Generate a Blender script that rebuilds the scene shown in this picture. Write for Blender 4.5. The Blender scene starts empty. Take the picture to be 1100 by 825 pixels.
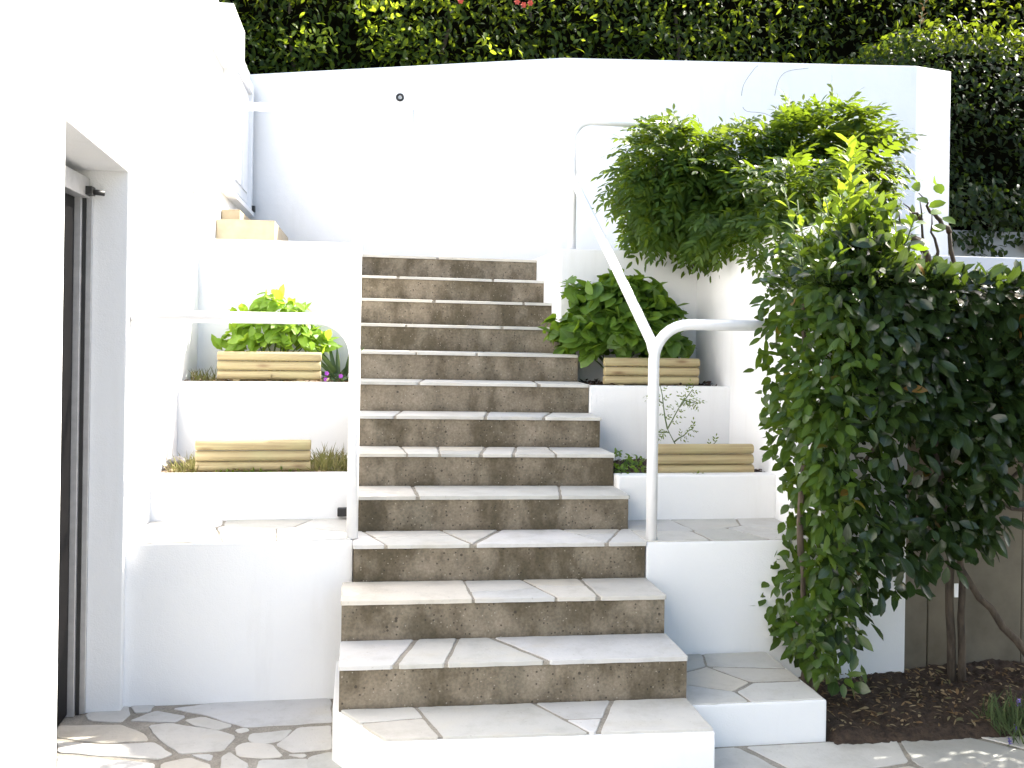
import bpy, bmesh, math, random
import numpy as np
from mathutils import Vector, Matrix
random.seed(7); RNG = np.random.default_rng(11)
S = bpy.context.scene; C = S.collection
# ------------------------------------------------------------------ camera
YAW, ROLL = .1514, .015
cam = bpy.data.cameras.new('camera'); cam.sensor_width = 36; cam.lens = 1060/1100*36
cam.shift_y = -56.5/1100; cam.clip_end = 500; cam.clip_start = .05
co = bpy.data.objects.new('camera', cam); C.objects.link(co); S.camera = co
r0 = Vector((math.cos(YAW), -math.sin(YAW), 0)); up0 = Vector((0, 0, 1)); f0 = Vector((math.sin(YAW), math.cos(YAW), 0))
r1 = r0*math.cos(ROLL)+up0*math.sin(ROLL); u1 = up0*math.cos(ROLL)-r0*math.sin(ROLL)
M = Matrix.Identity(4)
for i in range(3): M[i][0], M[i][1], M[i][2] = r1[i], u1[i], -f0[i]
M.translation = Vector((0, 0, 1.66)); co.matrix_world = M
# ------------------------------------------------------------------ light
SUN = Vector((1.0, .38, .84)).normalized()
EL = math.asin(SUN.z); AZ = math.atan2(SUN.x, SUN.y)
w = bpy.data.worlds.new('World'); S.world = w; w.use_nodes = True
nt = w.node_tree; sky = nt.nodes.new('ShaderNodeTexSky'); sky.sky_type = 'NISHITA'; sky.sun_disc = False
sky.sun_elevation = EL; sky.sun_rotation = AZ; sky.air_density = 1.0; sky.dust_density = 3.0; sky.ozone_density = .6
bg = nt.nodes['Background']; bg.inputs[1].default_value = .15; nt.links.new(sky.outputs[0], bg.inputs[0])
sl = bpy.data.lights.new('sun', 'SUN'); sl.energy = 4.5; sl.angle = math.radians(.5); sl.color = (1, .95, .87)
so = bpy.data.objects.new('sun', sl); C.objects.link(so)
so.rotation_euler = (-SUN).to_track_quat('-Z', 'Y').to_euler(); so.location = (6, 4, 8)
S.view_settings.view_transform = 'Standard'; S.view_settings.look = 'None'
S.view_settings.exposure = 2.0; S.view_settings.gamma = 1; S.view_settings.use_curve_mapping = False
S.render.engine = 'CYCLES'

# ------------------------------------------------------------------ materials
def mat(name):
    m = bpy.data.materials.new(name); m.use_nodes = True
    return m, m.node_tree.nodes, m.node_tree.links, m.node_tree.nodes['Principled BSDF']
def node(N, t, **k):
    n = N.new(t)
    for a, v in k.items(): setattr(n, a, v)
    return n
def ramp(N, L, src, stops):
    r = N.new('ShaderNodeValToRGB'); e = r.color_ramp.elements
    while len(e) < len(stops): e.new(.5)
    for el, (p, c) in zip(e, stops): el.position = p; el.color = (*c, 1) if len(c) == 3 else c
    L.new(src, r.inputs[0]); return r.outputs[0]
def noise(N, L, vec, scale, detail=4, rough=.55, sc=(1, 1, 1)):
    mp = N.new('ShaderNodeMapping'); mp.inputs['Scale'].default_value = sc; L.new(vec, mp.inputs[0])
    n = N.new('ShaderNodeTexNoise'); n.inputs['Scale'].default_value = scale; n.inputs['Detail'].default_value = detail
    n.inputs['Roughness'].default_value = rough; L.new(mp.outputs[0], n.inputs['Vector']); return n.outputs['Fac']
def mix(N, L, fac, a, b, mode='MIX'):
    n = N.new('ShaderNodeMix'); n.data_type = 'RGBA'; n.blend_type = mode
    for s, v in ((n.inputs[0], fac), (n.inputs[6], a), (n.inputs[7], b)):
        if hasattr(v, 'links'): L.new(v, s)
        elif isinstance(v, (int, float)): s.default_value = v
        else: s.default_value = (*v, 1)
    return n.outputs[2]
def math_(N, L, op, a, b=0.0):
    n = N.new('ShaderNodeMath'); n.operation = op
    for s, v in ((n.inputs[0], a), (n.inputs[1], b)):
        if hasattr(v, 'links'): L.new(v, s)
        else: s.default_value = v
    return n.outputs[0]
def bump(N, L, h, strength, dist, bs):
    b = N.new('ShaderNodeBump'); b.inputs['Strength'].default_value = strength; b.inputs['Distance'].default_value = dist
    L.new(h, b.inputs['Height']); L.new(b.outputs[0], bs.inputs['Normal'])
def wpos(N): return N.new('ShaderNodeNewGeometry').outputs['Position']

def m_white(name='white_render', base=.8):
    m, N, L, b = mat(name); p = wpos(N)
    a = ramp(N, L, noise(N, L, p, 1.6, 5, .6), [(.3, (base*.955, base*.96, base*.965)), (.7, (base, base*.997, base*.985))])
    st = ramp(N, L, noise(N, L, p, 7, 6, .65, (1, 1, .14)), [(.55, (0, 0, 0)), (.80, (.24,)*3)])
    a = mix(N, L, st, a, (.55, .53, .48))
    L.new(a, b.inputs['Base Color']); b.inputs['Roughness'].default_value = .75
    h = math_(N, L, 'ADD', noise(N, L, p, 160, 3, .6), math_(N, L, 'MULTIPLY', noise(N, L, p, 9, 3, .5), 2.5))
    bump(N, L, h, .35, .004, b); return m
WHITE = m_white()

def m_stone():
    m, N, L, b = mat('paving_stone'); g = N.new('ShaderNodeNewGeometry'); p = g.outputs['Position']; r = g.outputs['Random Per Island']
    col = ramp(N, L, r, [(0, (.39, .385, .355)), (.2, (.53, .515, .475)), (.45, (.465, .445, .405)), (.6, (.52, .475, .395)), (.8, (.54, .53, .515)), (1, (.43, .425, .405))])
    sh = N.new('ShaderNodeVectorMath'); sh.operation = 'MULTIPLY_ADD'; cb = N.new('ShaderNodeCombineXYZ')
    for i in range(3): L.new(r, cb.inputs[i])
    L.new(cb.outputs[0], sh.inputs[0]); sh.inputs[1].default_value = (19, 23, 17); L.new(p, sh.inputs[2]); q = sh.outputs[0]
    mott = ramp(N, L, noise(N, L, q, 6, 8, .68), [(.28, (.80, .79, .76)), (.5, (1, 1, 1)), (.75, (1.08, 1.07, 1.05))]); col = mix(N, L, 1.0, col, mott, 'MULTIPLY')
    st = ramp(N, L, noise(N, L, q, 3.5, 5, .6, (1, 2.2, 1)), [(.55, (0, 0, 0)), (.75, (.45,)*3)]); col = mix(N, L, st, col, (.47, .42, .33))
    sp = ramp(N, L, noise(N, L, p, 75, 2, .5), [(.68, (0, 0, 0)), (.76, (.45,)*3)]); col = mix(N, L, sp, col, (.22, .20, .16))
    L.new(col, b.inputs['Base Color']); b.inputs['Roughness'].default_value = .6
    h = math_(N, L, 'ADD', noise(N, L, q, 12, 7, .62), math_(N, L, 'MULTIPLY', noise(N, L, p, 90, 3, .5), .3)); bump(N, L, h, .7, .006, b); return m
PAVING = m_stone()
def m_mortar():
    m, N, L, b = mat('mortar'); p = wpos(N)
    c = ramp(N, L, noise(N, L, p, 9, 6, .65), [(.3, (.20, .18, .145)), (.7, (.34, .31, .26))]); gr = ramp(N, L, noise(N, L, p, 140, 3, .6), [(.35, (.78,)*3), (.65, (1.15,)*3)])
    L.new(mix(N, L, 1.0, c, gr, 'MULTIPLY'), b.inputs['Base Color']); b.inputs['Roughness'].default_value = .9
    bump(N, L, noise(N, L, p, 120, 4, .6), .6, .003, b); return m
MORTAR = m_mortar()

def m_concrete():
    m, N, L, b = mat('stained_concrete'); p = wpos(N)
    a = ramp(N, L, noise(N, L, p, 4.5, 7, .62), [(.28, (.135, .107, .072)), (.52, (.205, .168, .120)), (.76, (.285, .240, .180))])
    st = ramp(N, L, noise(N, L, p, 5.0, 5, .6, (1, .2, .55)), [(.43, (0, 0, 0)), (.60, (.85,)*3)])
    a = mix(N, L, st, a, (.062, .048, .024))
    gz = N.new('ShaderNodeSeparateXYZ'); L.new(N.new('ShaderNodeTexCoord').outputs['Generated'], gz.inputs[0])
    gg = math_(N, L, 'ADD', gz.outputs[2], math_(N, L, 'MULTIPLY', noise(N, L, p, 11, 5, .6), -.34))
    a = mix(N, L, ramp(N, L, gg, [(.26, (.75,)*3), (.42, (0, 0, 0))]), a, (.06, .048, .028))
    lt = ramp(N, L, noise(N, L, p, 2.2, 5, .7), [(.5, (0, 0, 0)), (.72, (.55,)*3)]); a = mix(N, L, lt, a, (.27, .235, .18))
    gr = ramp(N, L, noise(N, L, p, 85, 3, .6), [(.35, (.8,)*3), (.65, (1.15,)*3)]); a = mix(N, L, 1.0, a, gr, 'MULTIPLY')
    def spots(scale, r, th=.72):
        v = N.new('ShaderNodeTexVoronoi'); v.inputs['Scale'].default_value = scale; L.new(p, v.inputs['Vector'])
        c = N.new('ShaderNodeSeparateColor'); L.new(v.outputs['Color'], c.inputs[0])
        near = math_(N, L, 'LESS_THAN', v.outputs['Distance'], r)
        return math_(N, L, 'MULTIPLY', near, math_(N, L, 'GREATER_THAN', c.outputs[0], th))
    pit = math_(N, L, 'MAXIMUM', spots(24, .15, .8), spots(60, .25, .8)); a = mix(N, L, math_(N, L, 'MULTIPLY', pit, .8), a, (.035, .027, .018))
    lite = spots(75, .22, .86); a = mix(N, L, math_(N, L, 'MULTIPLY', lite, .5), a, (.40, .36, .29))
    L.new(a, b.inputs['Base Color']); b.inputs['Roughness'].default_value = .85
    h = math_(N, L, 'SUBTRACT', noise(N, L, p, 60, 5, .6), math_(N, L, 'MULTIPLY', pit, 1.2)); bump(N, L, h, .5, .006, b); return m
CONC = m_concrete()

def m_simple(name, c1, c2, scale, rough=.6, bstr=.3, metal=0, sc=(1, 1, 1), bd=.004):
    m, N, L, b = mat(name); p = N.new('ShaderNodeTexCoord').outputs['Object'] if sc != (1, 1, 1) else wpos(N)
    n = noise(N, L, p, scale, 6, .62, sc)
    L.new(ramp(N, L, n, [(.3, c1), (.7, c2)]), b.inputs['Base Color']); b.inputs['Roughness'].default_value = rough; b.inputs['Metallic'].default_value = metal
    if bstr: bump(N, L, n, bstr, bd, b)
    return m
PAINT = m_simple('white_gloss_paint', (.76, .765, .78), (.81, .81, .81), 25, .32, .05)
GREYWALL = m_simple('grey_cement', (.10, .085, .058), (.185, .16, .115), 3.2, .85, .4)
SOIL = m_simple('dark_soil', (.018, .011, .007), (.075, .048, .03), 32, .95, 1.0, bd=.02)
SANDY = m_simple('sandy_soil', (.10, .07, .045), (.33, .25, .17), 40, .95, 1.0, bd=.015)
BARKM = m_simple('bark_mulch', (.02, .012, .009), (.10, .055, .038), 55, .9, 1.0, bd=.015)
TAN = m_simple('tan_tile', (.27, .22, .14), (.34, .285, .19), 12, .6, .15)
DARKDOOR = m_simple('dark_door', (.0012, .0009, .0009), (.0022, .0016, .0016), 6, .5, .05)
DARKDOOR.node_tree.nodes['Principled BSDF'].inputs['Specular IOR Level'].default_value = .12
METAL = m_simple('grey_aluminium', (.42, .42, .43), (.52, .52, .53), 20, .4, .05, .6)
BLACK = m_simple('black_plastic', (.01, .01, .01), (.02, .02, .02), 20, .5, 0)
BARK = m_simple('bark', (.035, .025, .018), (.11, .085, .06), 9, .9, .8, sc=(4, 4, 1), bd=.01)
GREENSTEM = m_simple('green_stem', (.06, .10, .025), (.11, .15, .05), 20, .6, .1)
TURF = m_simple('garden_ground', (.03, .035, .015), (.10, .08, .05), 6, .95, .6, bd=.03)
STONE = m_simple('dark_stone', (.05, .045, .045), (.13, .12, .115), 12, .7, .5)
RED = m_simple('red_petal', (.30, .03, .015), (.45, .06, .02), 9, .6, 0)
VIOLET = m_simple('violet_petal', (.16, .03, .30), (.40, .06, .42), 30, .6, 0)
BLUEV = m_simple('lavender_petal', (.10, .08, .36), (.22, .17, .55), 30, .6, 0)
def m_wood():
    m, N, L, b = mat('treated_pine'); tc = N.new('ShaderNodeTexCoord').outputs['Object']
    oi = N.new('ShaderNodeObjectInfo'); va = N.new('ShaderNodeVectorMath'); va.operation = 'MULTIPLY_ADD'
    cb = N.new('ShaderNodeCombineXYZ'); 
    for i in range(3): L.new(oi.outputs['Random'], cb.inputs[i])
    L.new(cb.outputs[0], va.inputs[0]); va.inputs[1].default_value = (13, 17, 11); L.new(tc, va.inputs[2]); p = va.outputs[0]
    g = noise(N, L, p, 110, 5, .55, (.02, 1, 1)); a = ramp(N, L, g, [(.3, (.27, .205, .10)), (.55, (.36, .29, .155)), (.75, (.43, .36, .205))])
    v = N.new('ShaderNodeTexVoronoi'); v.inputs['Scale'].default_value = 5.0
    mp = N.new('ShaderNodeMapping'); mp.inputs['Scale'].default_value = (.85, 3.0, 3.0); L.new(p, mp.inputs[0]); L.new(mp.outputs[0], v.inputs['Vector'])
    k = ramp(N, L, v.outputs['Distance'], [(.06, (1, 1, 1)), (.22, (0, 0, 0))]); a = mix(N, L, math_(N, L, 'MULTIPLY', k, .8), a, (.15, .085, .035))
    gr = ramp(N, L, noise(N, L, p, 5, 4), [(.45, (0, 0, 0)), (.7, (.5,)*3)]); a = mix(N, L, gr, a, (.36, .34, .17))
    L.new(a, b.inputs['Base Color']); b.inputs['Roughness'].default_value = .7; bump(N, L, g, .4, .003, b); return m
WOOD = m_wood()
def m_leaf(name, cols, trans, tamt=.35, rough=.4, spec=.5, rib=None, rare=0):
    m, N, L, b = mat(name)
    g = N.new('ShaderNodeNewGeometry'); c = ramp(N, L, g.outputs['Random Per Island'], [(i/(len(cols)-1), k) for i, k in enumerate(cols)])
    if rare: c = mix(N, L, math_(N, L, 'GREATER_THAN', math_(N, L, 'FRACT', math_(N, L, 'MULTIPLY', g.outputs['Random Per Island'], 37.0)), 1-rare), c, (.16, .085, .02))
    mo = ramp(N, L, noise(N, L, g.outputs['Position'], 60, 3), [(.3, (.85,)*3), (.7, (1.12,)*3)]); c = mix(N, L, 1.0, c, mo, 'MULTIPLY')
    if rib:
        uv = N.new('ShaderNodeUVMap'); sp = N.new('ShaderNodeSeparateXYZ'); L.new(uv.outputs[0], sp.inputs[0])
        dd = math_(N, L, 'ABSOLUTE', math_(N, L, 'SUBTRACT', sp.outputs[0], .5))
        side = math_(N, L, 'PINGPONG', math_(N, L, 'SUBTRACT', sp.outputs[1], math_(N, L, 'MULTIPLY', dd, .55)), .075)
        f = ramp(N, L, dd, [(.02, (.55,)*3), (.06, (0, 0, 0))]); f2 = ramp(N, L, side, [(.006, (.22,)*3), (.016, (0, 0, 0))])
        c = mix(N, L, f, c, rib); c = mix(N, L, f2, c, rib)
    L.new(c, b.inputs['Base Color']); b.inputs['Roughness'].default_value = rough
    b.inputs['Specular IOR Level'].default_value = spec
    t = N.new('ShaderNodeBsdfTranslucent'); t.inputs[0].default_value = (*trans, 1)
    mx = N.new('ShaderNodeMixShader'); mx.inputs[0].default_value = tamt
    out = N['Material Output']; L.new(b.outputs[0], mx.inputs[1]); L.new(t.outputs[0], mx.inputs[2]); L.new(mx.outputs[0], out.inputs[0]); return m
LAUREL = m_leaf('laurel_leaf', [(.008, .017, .006), (.012, .025, .008), (.017, .034, .010), (.026, .048, .014)], (.14, .22, .02), .18, .24, .42, (.04, .07, .025), .006)
LAUREL2 = m_leaf('climber_leaf', [(.014, .032, .007), (.024, .052, .010), (.036, .074, .013), (.055, .10, .016)], (.24, .36, .02), .28, .32, .35, (.07, .11, .03), .006)
YOUNG = m_leaf('young_laurel_leaf', [(.06, .13, .015), (.10, .18, .02), (.13, .20, .03)], (.35, .45, .03), .40, .28, .5, (.16, .24, .05))
WISTM = m_leaf('wisteria_leaf', [(.016, .038, .007), (.026, .055, .010), (.042, .080, .013)], (.32, .45, .02), .26, .5, .2)
HYDM = m_leaf('hydrangea_leaf', [(.042, .095, .013), (.068, .135, .018), (.12, .21, .03)], (.30, .46, .02), .34, .45, .35, (.12, .19, .05))
DARKLEAF = m_leaf('clipped_leaf', [(.006, .014, .004), (.011, .024, .006), (.02, .04, .009)], (.2, .3, .02), .16, .5, .2)
LIMEM = m_leaf('lime_leaf', [(.12, .22, .02), (.18, .31, .03), (.26, .42, .05)], (.45, .63, .05), .42, .45, .35, (.2, .3, .08))
HEDGEM = m_leaf('hedge_leaf', [(.006, .015, .0025), (.012, .028, .004), (.030, .055, .007)], (.34, .44, .02), .26, .55, .16)
STRAPM = m_leaf('strap_leaf', [(.03, .06, .02), (.05, .09, .025)], (.15, .22, .04), .25, .4, .4)
GRASSM = m_leaf('dry_grass', [(.10, .12, .025), (.18, .17, .06), (.26, .21, .10)], (.25, .24, .07), .3, .6, .2)
LAVM = m_leaf('lavender_leaf', [(.05, .075, .03), (.08, .115, .045)], (.12, .16, .06), .25, .6, .2)
LITTER = m_leaf('fallen_leaf', [(.12, .07, .035), (.24, .16, .08), (.34, .27, .16), (.10, .10, .05)], (.2, .12, .05), .15, .7, .2)
FERNM = m_leaf('yellowgreen_leaf', [(.07, .12, .015), (.12, .17, .025)], (.25, .32, .03), .35, .5, .3)

CORESHADE = m_simple('core_shade', (.003, .003, .0015), (.008, .008, .004), 14, .95, .5)  # near-black colour standing in for deep shade inside the hedges
CORESHADE.node_tree.nodes['Principled BSDF'].inputs['Specular IOR Level'].default_value = 0
LITHEDGE = m_leaf('sunlit_hedge_leaf', [(.03, .06, .006), (.06, .10, .010), (.10, .14, .016)], (.50, .60, .03), .50, .5, .2)  # brighter copy of the hedge leaf, sunlight put into its colour
# ------------------------------------------------------------------ helpers
def link(name, me, m, parent=None, smooth=False):
    if m and not me.materials: me.materials.append(m)
    o = bpy.data.objects.new(name, me); C.objects.link(o)
    if parent: o.parent = parent; o.matrix_parent_inverse = parent.matrix_world.inverted() if parent.type != 'EMPTY' else Matrix.Translation(-parent.location)
    if smooth: me.polygons.foreach_set('use_smooth', [True]*len(me.polygons))
    return o
def tag(o, label=None, cat=None, group=None, kind=None):
    if label: o['label'] = label
    if cat: o['category'] = cat
    if group: o['group'] = group
    if kind: o['kind'] = kind
    return o
def thing(name, label, cat, loc=(0, 0, 0), group=None):
    o = bpy.data.objects.new(name, None); C.objects.link(o); o.location = loc; o.empty_display_size = .1
    return tag(o, label, cat, group)
def finish(name, bm, m, parent=None, bev=0, seg=2, smooth=False):
    bmesh.ops.recalc_face_normals(bm, faces=bm.faces)
    if bev: bmesh.ops.bevel(bm, geom=list(bm.edges), offset=bev, segments=seg, affect='EDGES', profile=.6, clamp_overlap=True)
    me = bpy.data.meshes.new(name); bm.to_mesh(me); bm.free()
    return link(name, me, m, parent, smooth)
def add_box(bm, x0, x1, y0, y1, z0, z1):
    v = [bm.verts.new((x, y, z)) for x in (x0, x1) for y in (y0, y1) for z in (z0, z1)]
    for f in ((0, 1, 3, 2), (4, 6, 7, 5), (0, 4, 5, 1), (2, 3, 7, 6), (0, 2, 6, 4), (1, 5, 7, 3)): bm.faces.new([v[i] for i in f])
    return v
def box(name, b, m, parent=None, bev=.006, seg=2):
    bm = bmesh.new(); add_box(bm, *b); return finish(name, bm, m, parent, bev, seg)
def add_prism(bm, pts, z0, z1):
    zz0 = z0 if hasattr(z0, '__len__') else [z0]*len(pts); zz1 = z1 if hasattr(z1, '__len__') else [z1]*len(pts)
    a = [bm.verts.new((p[0], p[1], z)) for p, z in zip(pts, zz0)]; b = [bm.verts.new((p[0], p[1], z)) for p, z in zip(pts, zz1)]
    n = len(pts); bm.faces.new(a[::-1]); bm.faces.new(b)
    for i in range(n): bm.faces.new((a[i], a[(i+1) % n], b[(i+1) % n], b[i]))
def prism(name, pts, z0, z1, m, parent=None, bev=.006, seg=2):
    bm = bmesh.new(); add_prism(bm, pts, z0, z1); return finish(name, bm, m, parent, bev, seg)
def add_tube(bm, pts, rad, seg=12, cap=True):
    pts = [Vector(p) for p in pts]; n = len(pts); rad = rad if hasattr(rad, '__len__') else [rad]*n
    t0 = (pts[1]-pts[0]).normalized(); u = t0.orthogonal().normalized(); rings = []
    for i in range(n):
        t = (pts[min(i+1, n-1)]-pts[max(i-1, 0)]).normalized(); u = (u-t*u.dot(t)).normalized(); v = t.cross(u)
        rings.append([bm.verts.new(pts[i]+(u*math.cos(2*math.pi*k/seg)+v*math.sin(2*math.pi*k/seg))*rad[i]) for k in range(seg)])
    for a, b in zip(rings, rings[1:]):
        for k in range(seg): bm.faces.new((a[k], a[(k+1) % seg], b[(k+1) % seg], b[k])).smooth = True
    if cap: bm.faces.new(rings[0][::-1]); bm.faces.new(rings[-1])
def tube(name, pts, rad, m, parent=None, seg=12):
    bm = bmesh.new(); add_tube(bm, pts, rad, seg); return finish(name, bm, m, parent)
def smooth(p):
    p = [Vector(q) for q in p]; o = []
    for i in range(len(p)-1):
        a, b, c, d = p[max(i-1, 0)], p[i], p[i+1], p[min(i+2, len(p)-1)]
        for k in range(6):
            t = k/6; o.append(.5*((2*b)+(c-a)*t+(2*a-5*b+4*c-d)*t*t+(3*b-a-3*c+d)*t**3))
    return o+[p[-1]]
def wobble(p, q, n, amp):
    p, q = Vector(p), Vector(q); o = []
    for i in range(n+1):
        t = i/n; d = Vector([random.uniform(-1, 1) for _ in range(3)])*amp*(1 if 0 < i < n else 0); o.append(p.lerp(q, t)+d)
    return o
def rawmesh(name, V, faces_flat, sizes, m, parent, uv=None):
    me = bpy.data.meshes.new(name); me.vertices.add(len(V)); me.vertices.foreach_set('co', V.astype(np.float32).ravel())
    me.loops.add(len(faces_flat)); me.loops.foreach_set('vertex_index', faces_flat.astype(np.int32))
    me.polygons.add(len(sizes)); st = np.concatenate(([0], np.cumsum(sizes)[:-1])).astype(np.int32)
    me.polygons.foreach_set('loop_start', st); me.polygons.foreach_set('loop_total', sizes.astype(np.int32))
    if uv is not None:
        l = me.uv_layers.new(name='UVMap'); l.data.foreach_set('uv', uv[faces_flat].astype(np.float32).ravel())
    me.update(); me.validate(); return link(name, me, m, parent, True)
def unit(a): return a/np.maximum(np.linalg.norm(a, axis=1, keepdims=True), 1e-9)
# a leaf: 13 points, folded along its midrib and drooping to the tip
LB = [0, .22, .48, .76, 1.0]
def leaves(name, P, A, Nn, Ln, W, m, parent=None, droop=.18, fold=.22, prof=(.72, 1.0, .72), stuff=False):
    P, A, Nn = np.asarray(P, float), unit(np.asarray(A, float)), np.asarray(Nn, float); n = len(P)
    Nn = unit(Nn-A*np.sum(A*Nn, 1, keepdims=True)); B = np.cross(A, Nn)
    Ln = np.broadcast_to(Ln, (n,)).reshape(n, 1); W = np.broadcast_to(W, (n,)).reshape(n, 1)
    dr = droop*(.4+1.2*RNG.random((n, 1))); fo = fold*(.3+1.4*RNG.random((n, 1))); tw = (RNG.random((n, 1))-.5)*.5
    mid = [P+A*Ln*t-Nn*dr*Ln*t*t for t in LB]; vs = list(mid); uv = [(.5, t) for t in LB]
    for s in (-1, 1):
        for k, t in enumerate(LB[1:4]):
            vs.append(mid[k+1]+B*s*W*.5*prof[k]+Nn*(fo*W*.5*prof[k]+s*tw*W*.5*t)); uv.append((.5+.5*s, t))
    V = np.stack(vs, 1).reshape(-1, 3); K = len(vs)
    q = [(0, 1, 5), (1, 2, 6, 5), (2, 3, 7, 6), (3, 4, 7), (0, 8, 1), (1, 8, 9, 2), (2, 9, 10, 3), (3, 10, 4)]
    fl = np.concatenate([np.array(f) for f in q]); sz = np.array([len(f) for f in q])
    F = (fl[None, :]+(np.arange(n)*K)[:, None]).ravel(); Z = np.tile(sz, n); UV = np.tile(np.array(uv), (n, 1))
    return rawmesh(name, V, F, Z, m, parent, UV)
def inpoly(x, z, poly):
    r = np.zeros(len(x), bool); n = len(poly)
    for i in range(n):
        (x0, z0), (x1, z1) = poly[i], poly[(i+1) % n]
        c = (z0 > z) != (z1 > z); xi = (x1-x0)*(z-z0)/((z1-z0) or 1e-9)+x0; r ^= c & (x < xi)
    return r
def sample(poly, n):
    p = np.array(poly); lo, hi = p.min(0), p.max(0); X = np.empty(0); Zs = np.empty(0)
    while len(X) < n:
        x = RNG.uniform(lo[0], hi[0], n*2); z = RNG.uniform(lo[1], hi[1], n*2); k = inpoly(x, z, poly)
        X = np.concatenate((X, x[k])); Zs = np.concatenate((Zs, z[k]))
    return X[:n], Zs[:n]
def lump(x, y, s, seed=0):   # smooth pseudo-noise in -1..1
    r = np.random.default_rng(seed); o = 0
    for _ in range(5):
        a, b, c = r.uniform(-1, 1, 3); o = o+np.sin((x*a+y*b)*s*3+c*9)
    return o/3
def heap(name, x0, x1, y0, y1, z, m, parent=None, amp=.012, n=60, skirt=.08, step=None, seed=3):
    ny = max(6, int(n*(y1-y0)/(x1-x0))); xs = np.linspace(x0, x1, n); ys = np.linspace(y0, y1, ny); bm = bmesh.new(); g = []
    r = np.random.default_rng(seed)
    for j, y in enumerate(ys):
        row = []
        for i, x in enumerate(xs):
            e = min(1, (y-y0)/.10, (x-x0)/.05+.3) if skirt > .1 else 1; h = z*e-.03*(1-e)+amp*e*float(lump(x, y, 6, seed))+amp*r.uniform(-.6, .6)*max(e, .3)
            row.append(bm.verts.new((x, y, h)))
        g.append(row)
    for j in range(ny-1):
        for i in range(n-1): bm.faces.new((g[j][i], g[j][i+1], g[j+1][i+1], g[j+1][i]))
    o = finish(name, bm, m, parent, 0, smooth=True); return o

# crazy paving: a mortar bed with flat stones of uneven outline set into it, all one mesh
def clip(poly, a, b):    # keep the side of line a->b on the left
    o = []; n = len(poly); dx, dy = b[0]-a[0], b[1]-a[1]
    f = lambda p: dx*(p[1]-a[1])-dy*(p[0]-a[0])
    for i in range(n):
        p, q = poly[i], poly[(i+1) % n]; fp, fq = f(p), f(q)
        if fp >= 0: o.append(p)
        if (fp >= 0) != (fq >= 0): t = fp/(fp-fq); o.append((p[0]+(q[0]-p[0])*t, p[1]+(q[1]-p[1])*t))
    return o
def area(p): return .5*sum(p[i][0]*p[(i+1) % len(p)][1]-p[(i+1) % len(p)][0]*p[i][1] for i in range(len(p)))
def voronoi(poly, seeds):
    out = []
    for i, s in enumerate(seeds):
        c = list(poly)
        for j, t in enumerate(seeds):
            if i == j or (s[0]-t[0])**2+(s[1]-t[1])**2 > 6: continue
            mx, my = (s[0]+t[0])/2, (s[1]+t[1])/2; dx, dy = t[0]-s[0], t[1]-s[1]
            c = clip(c, (mx, my), (mx-dy, my+dx))
            if len(c) < 3: break
        if len(c) >= 3: out.append(c)
    return out
def shrink(poly, gap, keep=None):
    if area(poly) < 0: poly = poly[::-1]
    c = poly; n = len(poly)
    for i in range(n):
        a, b = poly[i], poly[(i+1) % n]; l = math.hypot(b[0]-a[0], b[1]-a[1])
        if l < 1e-5: continue
        g = 0 if keep and keep(a, b) else gap*random.uniform(.55, 1.45)*.5
        nx, ny = -(b[1]-a[1])/l*g, (b[0]-a[0])/l*g; c = clip(c, (a[0]+nx, a[1]+ny), (b[0]+nx, b[1]+ny))
        if len(c) < 3: return []
    return c
def rough(poly, step=.03, amp=.0035, rnd_=.02):
    o = []; n = len(poly)
    for i in range(n):      # cut corners a little, then wobble the sides
        p, a, b = Vector((*poly[i], 0)), Vector((*poly[i-1], 0)), Vector((*poly[(i+1) % n], 0)); r = random.uniform(.4, 1)*rnd_
        o.append(p+(a-p)*min(.35, r/max((a-p).length, 1e-5))); o.append(p+(b-p)*min(.35, r/max((b-p).length, 1e-5)))
    q = []; n = len(o); ph = random.uniform(0, 9)
    for i in range(n):
        a, b = o[i], o[(i+1) % n]; l = (b-a).length; k = max(1, int(l/step)); nm = Vector((-(b-a).y, (b-a).x, 0)).normalized() if l > 1e-6 else Vector((0, 0, 0))
        for j in range(k):
            t = j/k; w_ = (random.uniform(-1, 1)*.5+math.sin(ph+l*t*38+i)*.6)*amp*(1 if j else .3); q.append(a.lerp(b, t)+nm*w_)
    return [(v.x, v.y) for v in q]
def paving_mesh(name, bed, stones, zb, zt, parent=None, proud=.004, inset=.003, slope=0.0):
    bm = bmesh.new(); add_prism(bm, bed, zb, zt-proud)
    bmesh.ops.recalc_face_normals(bm, faces=bm.faces)
    for p in stones:
        if len(p) < 3: continue
        if area(p) < 0: p = p[::-1]
        dz = random.uniform(-.0012, .0012); nf = len(bm.faces)
        lo = [bm.verts.new((x, y, max(zb+.001, zt-.03))) for x, y in p]; hi = [bm.verts.new((x, y, zt-.0018+dz)) for x, y in p]
        cx, cy = sum(x for x, y in p)/len(p), sum(y for x, y in p)/len(p)
        tp = []
        for x, y in p:
            d = math.hypot(x-cx, y-cy) or 1; k = max(0, d-inset)/d; tp.append(bm.verts.new((cx+(x-cx)*k, cy+(y-cy)*k, zt+dz)))
        n = len(p); fs = [bm.faces.new(tp)]
        for i in range(n):
            j = (i+1) % n; fs.append(bm.faces.new((lo[i], lo[j], hi[j], hi[i]))); fs.append(bm.faces.new((hi[i], hi[j], tp[j], tp[i])))
        for f in fs: f.material_index = 1
    me = bpy.data.meshes.new(name); bm.to_mesh(me); bm.free(); me.materials.append(MORTAR); me.materials.append(PAVING)
    return link(name, me, None, parent)
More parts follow.
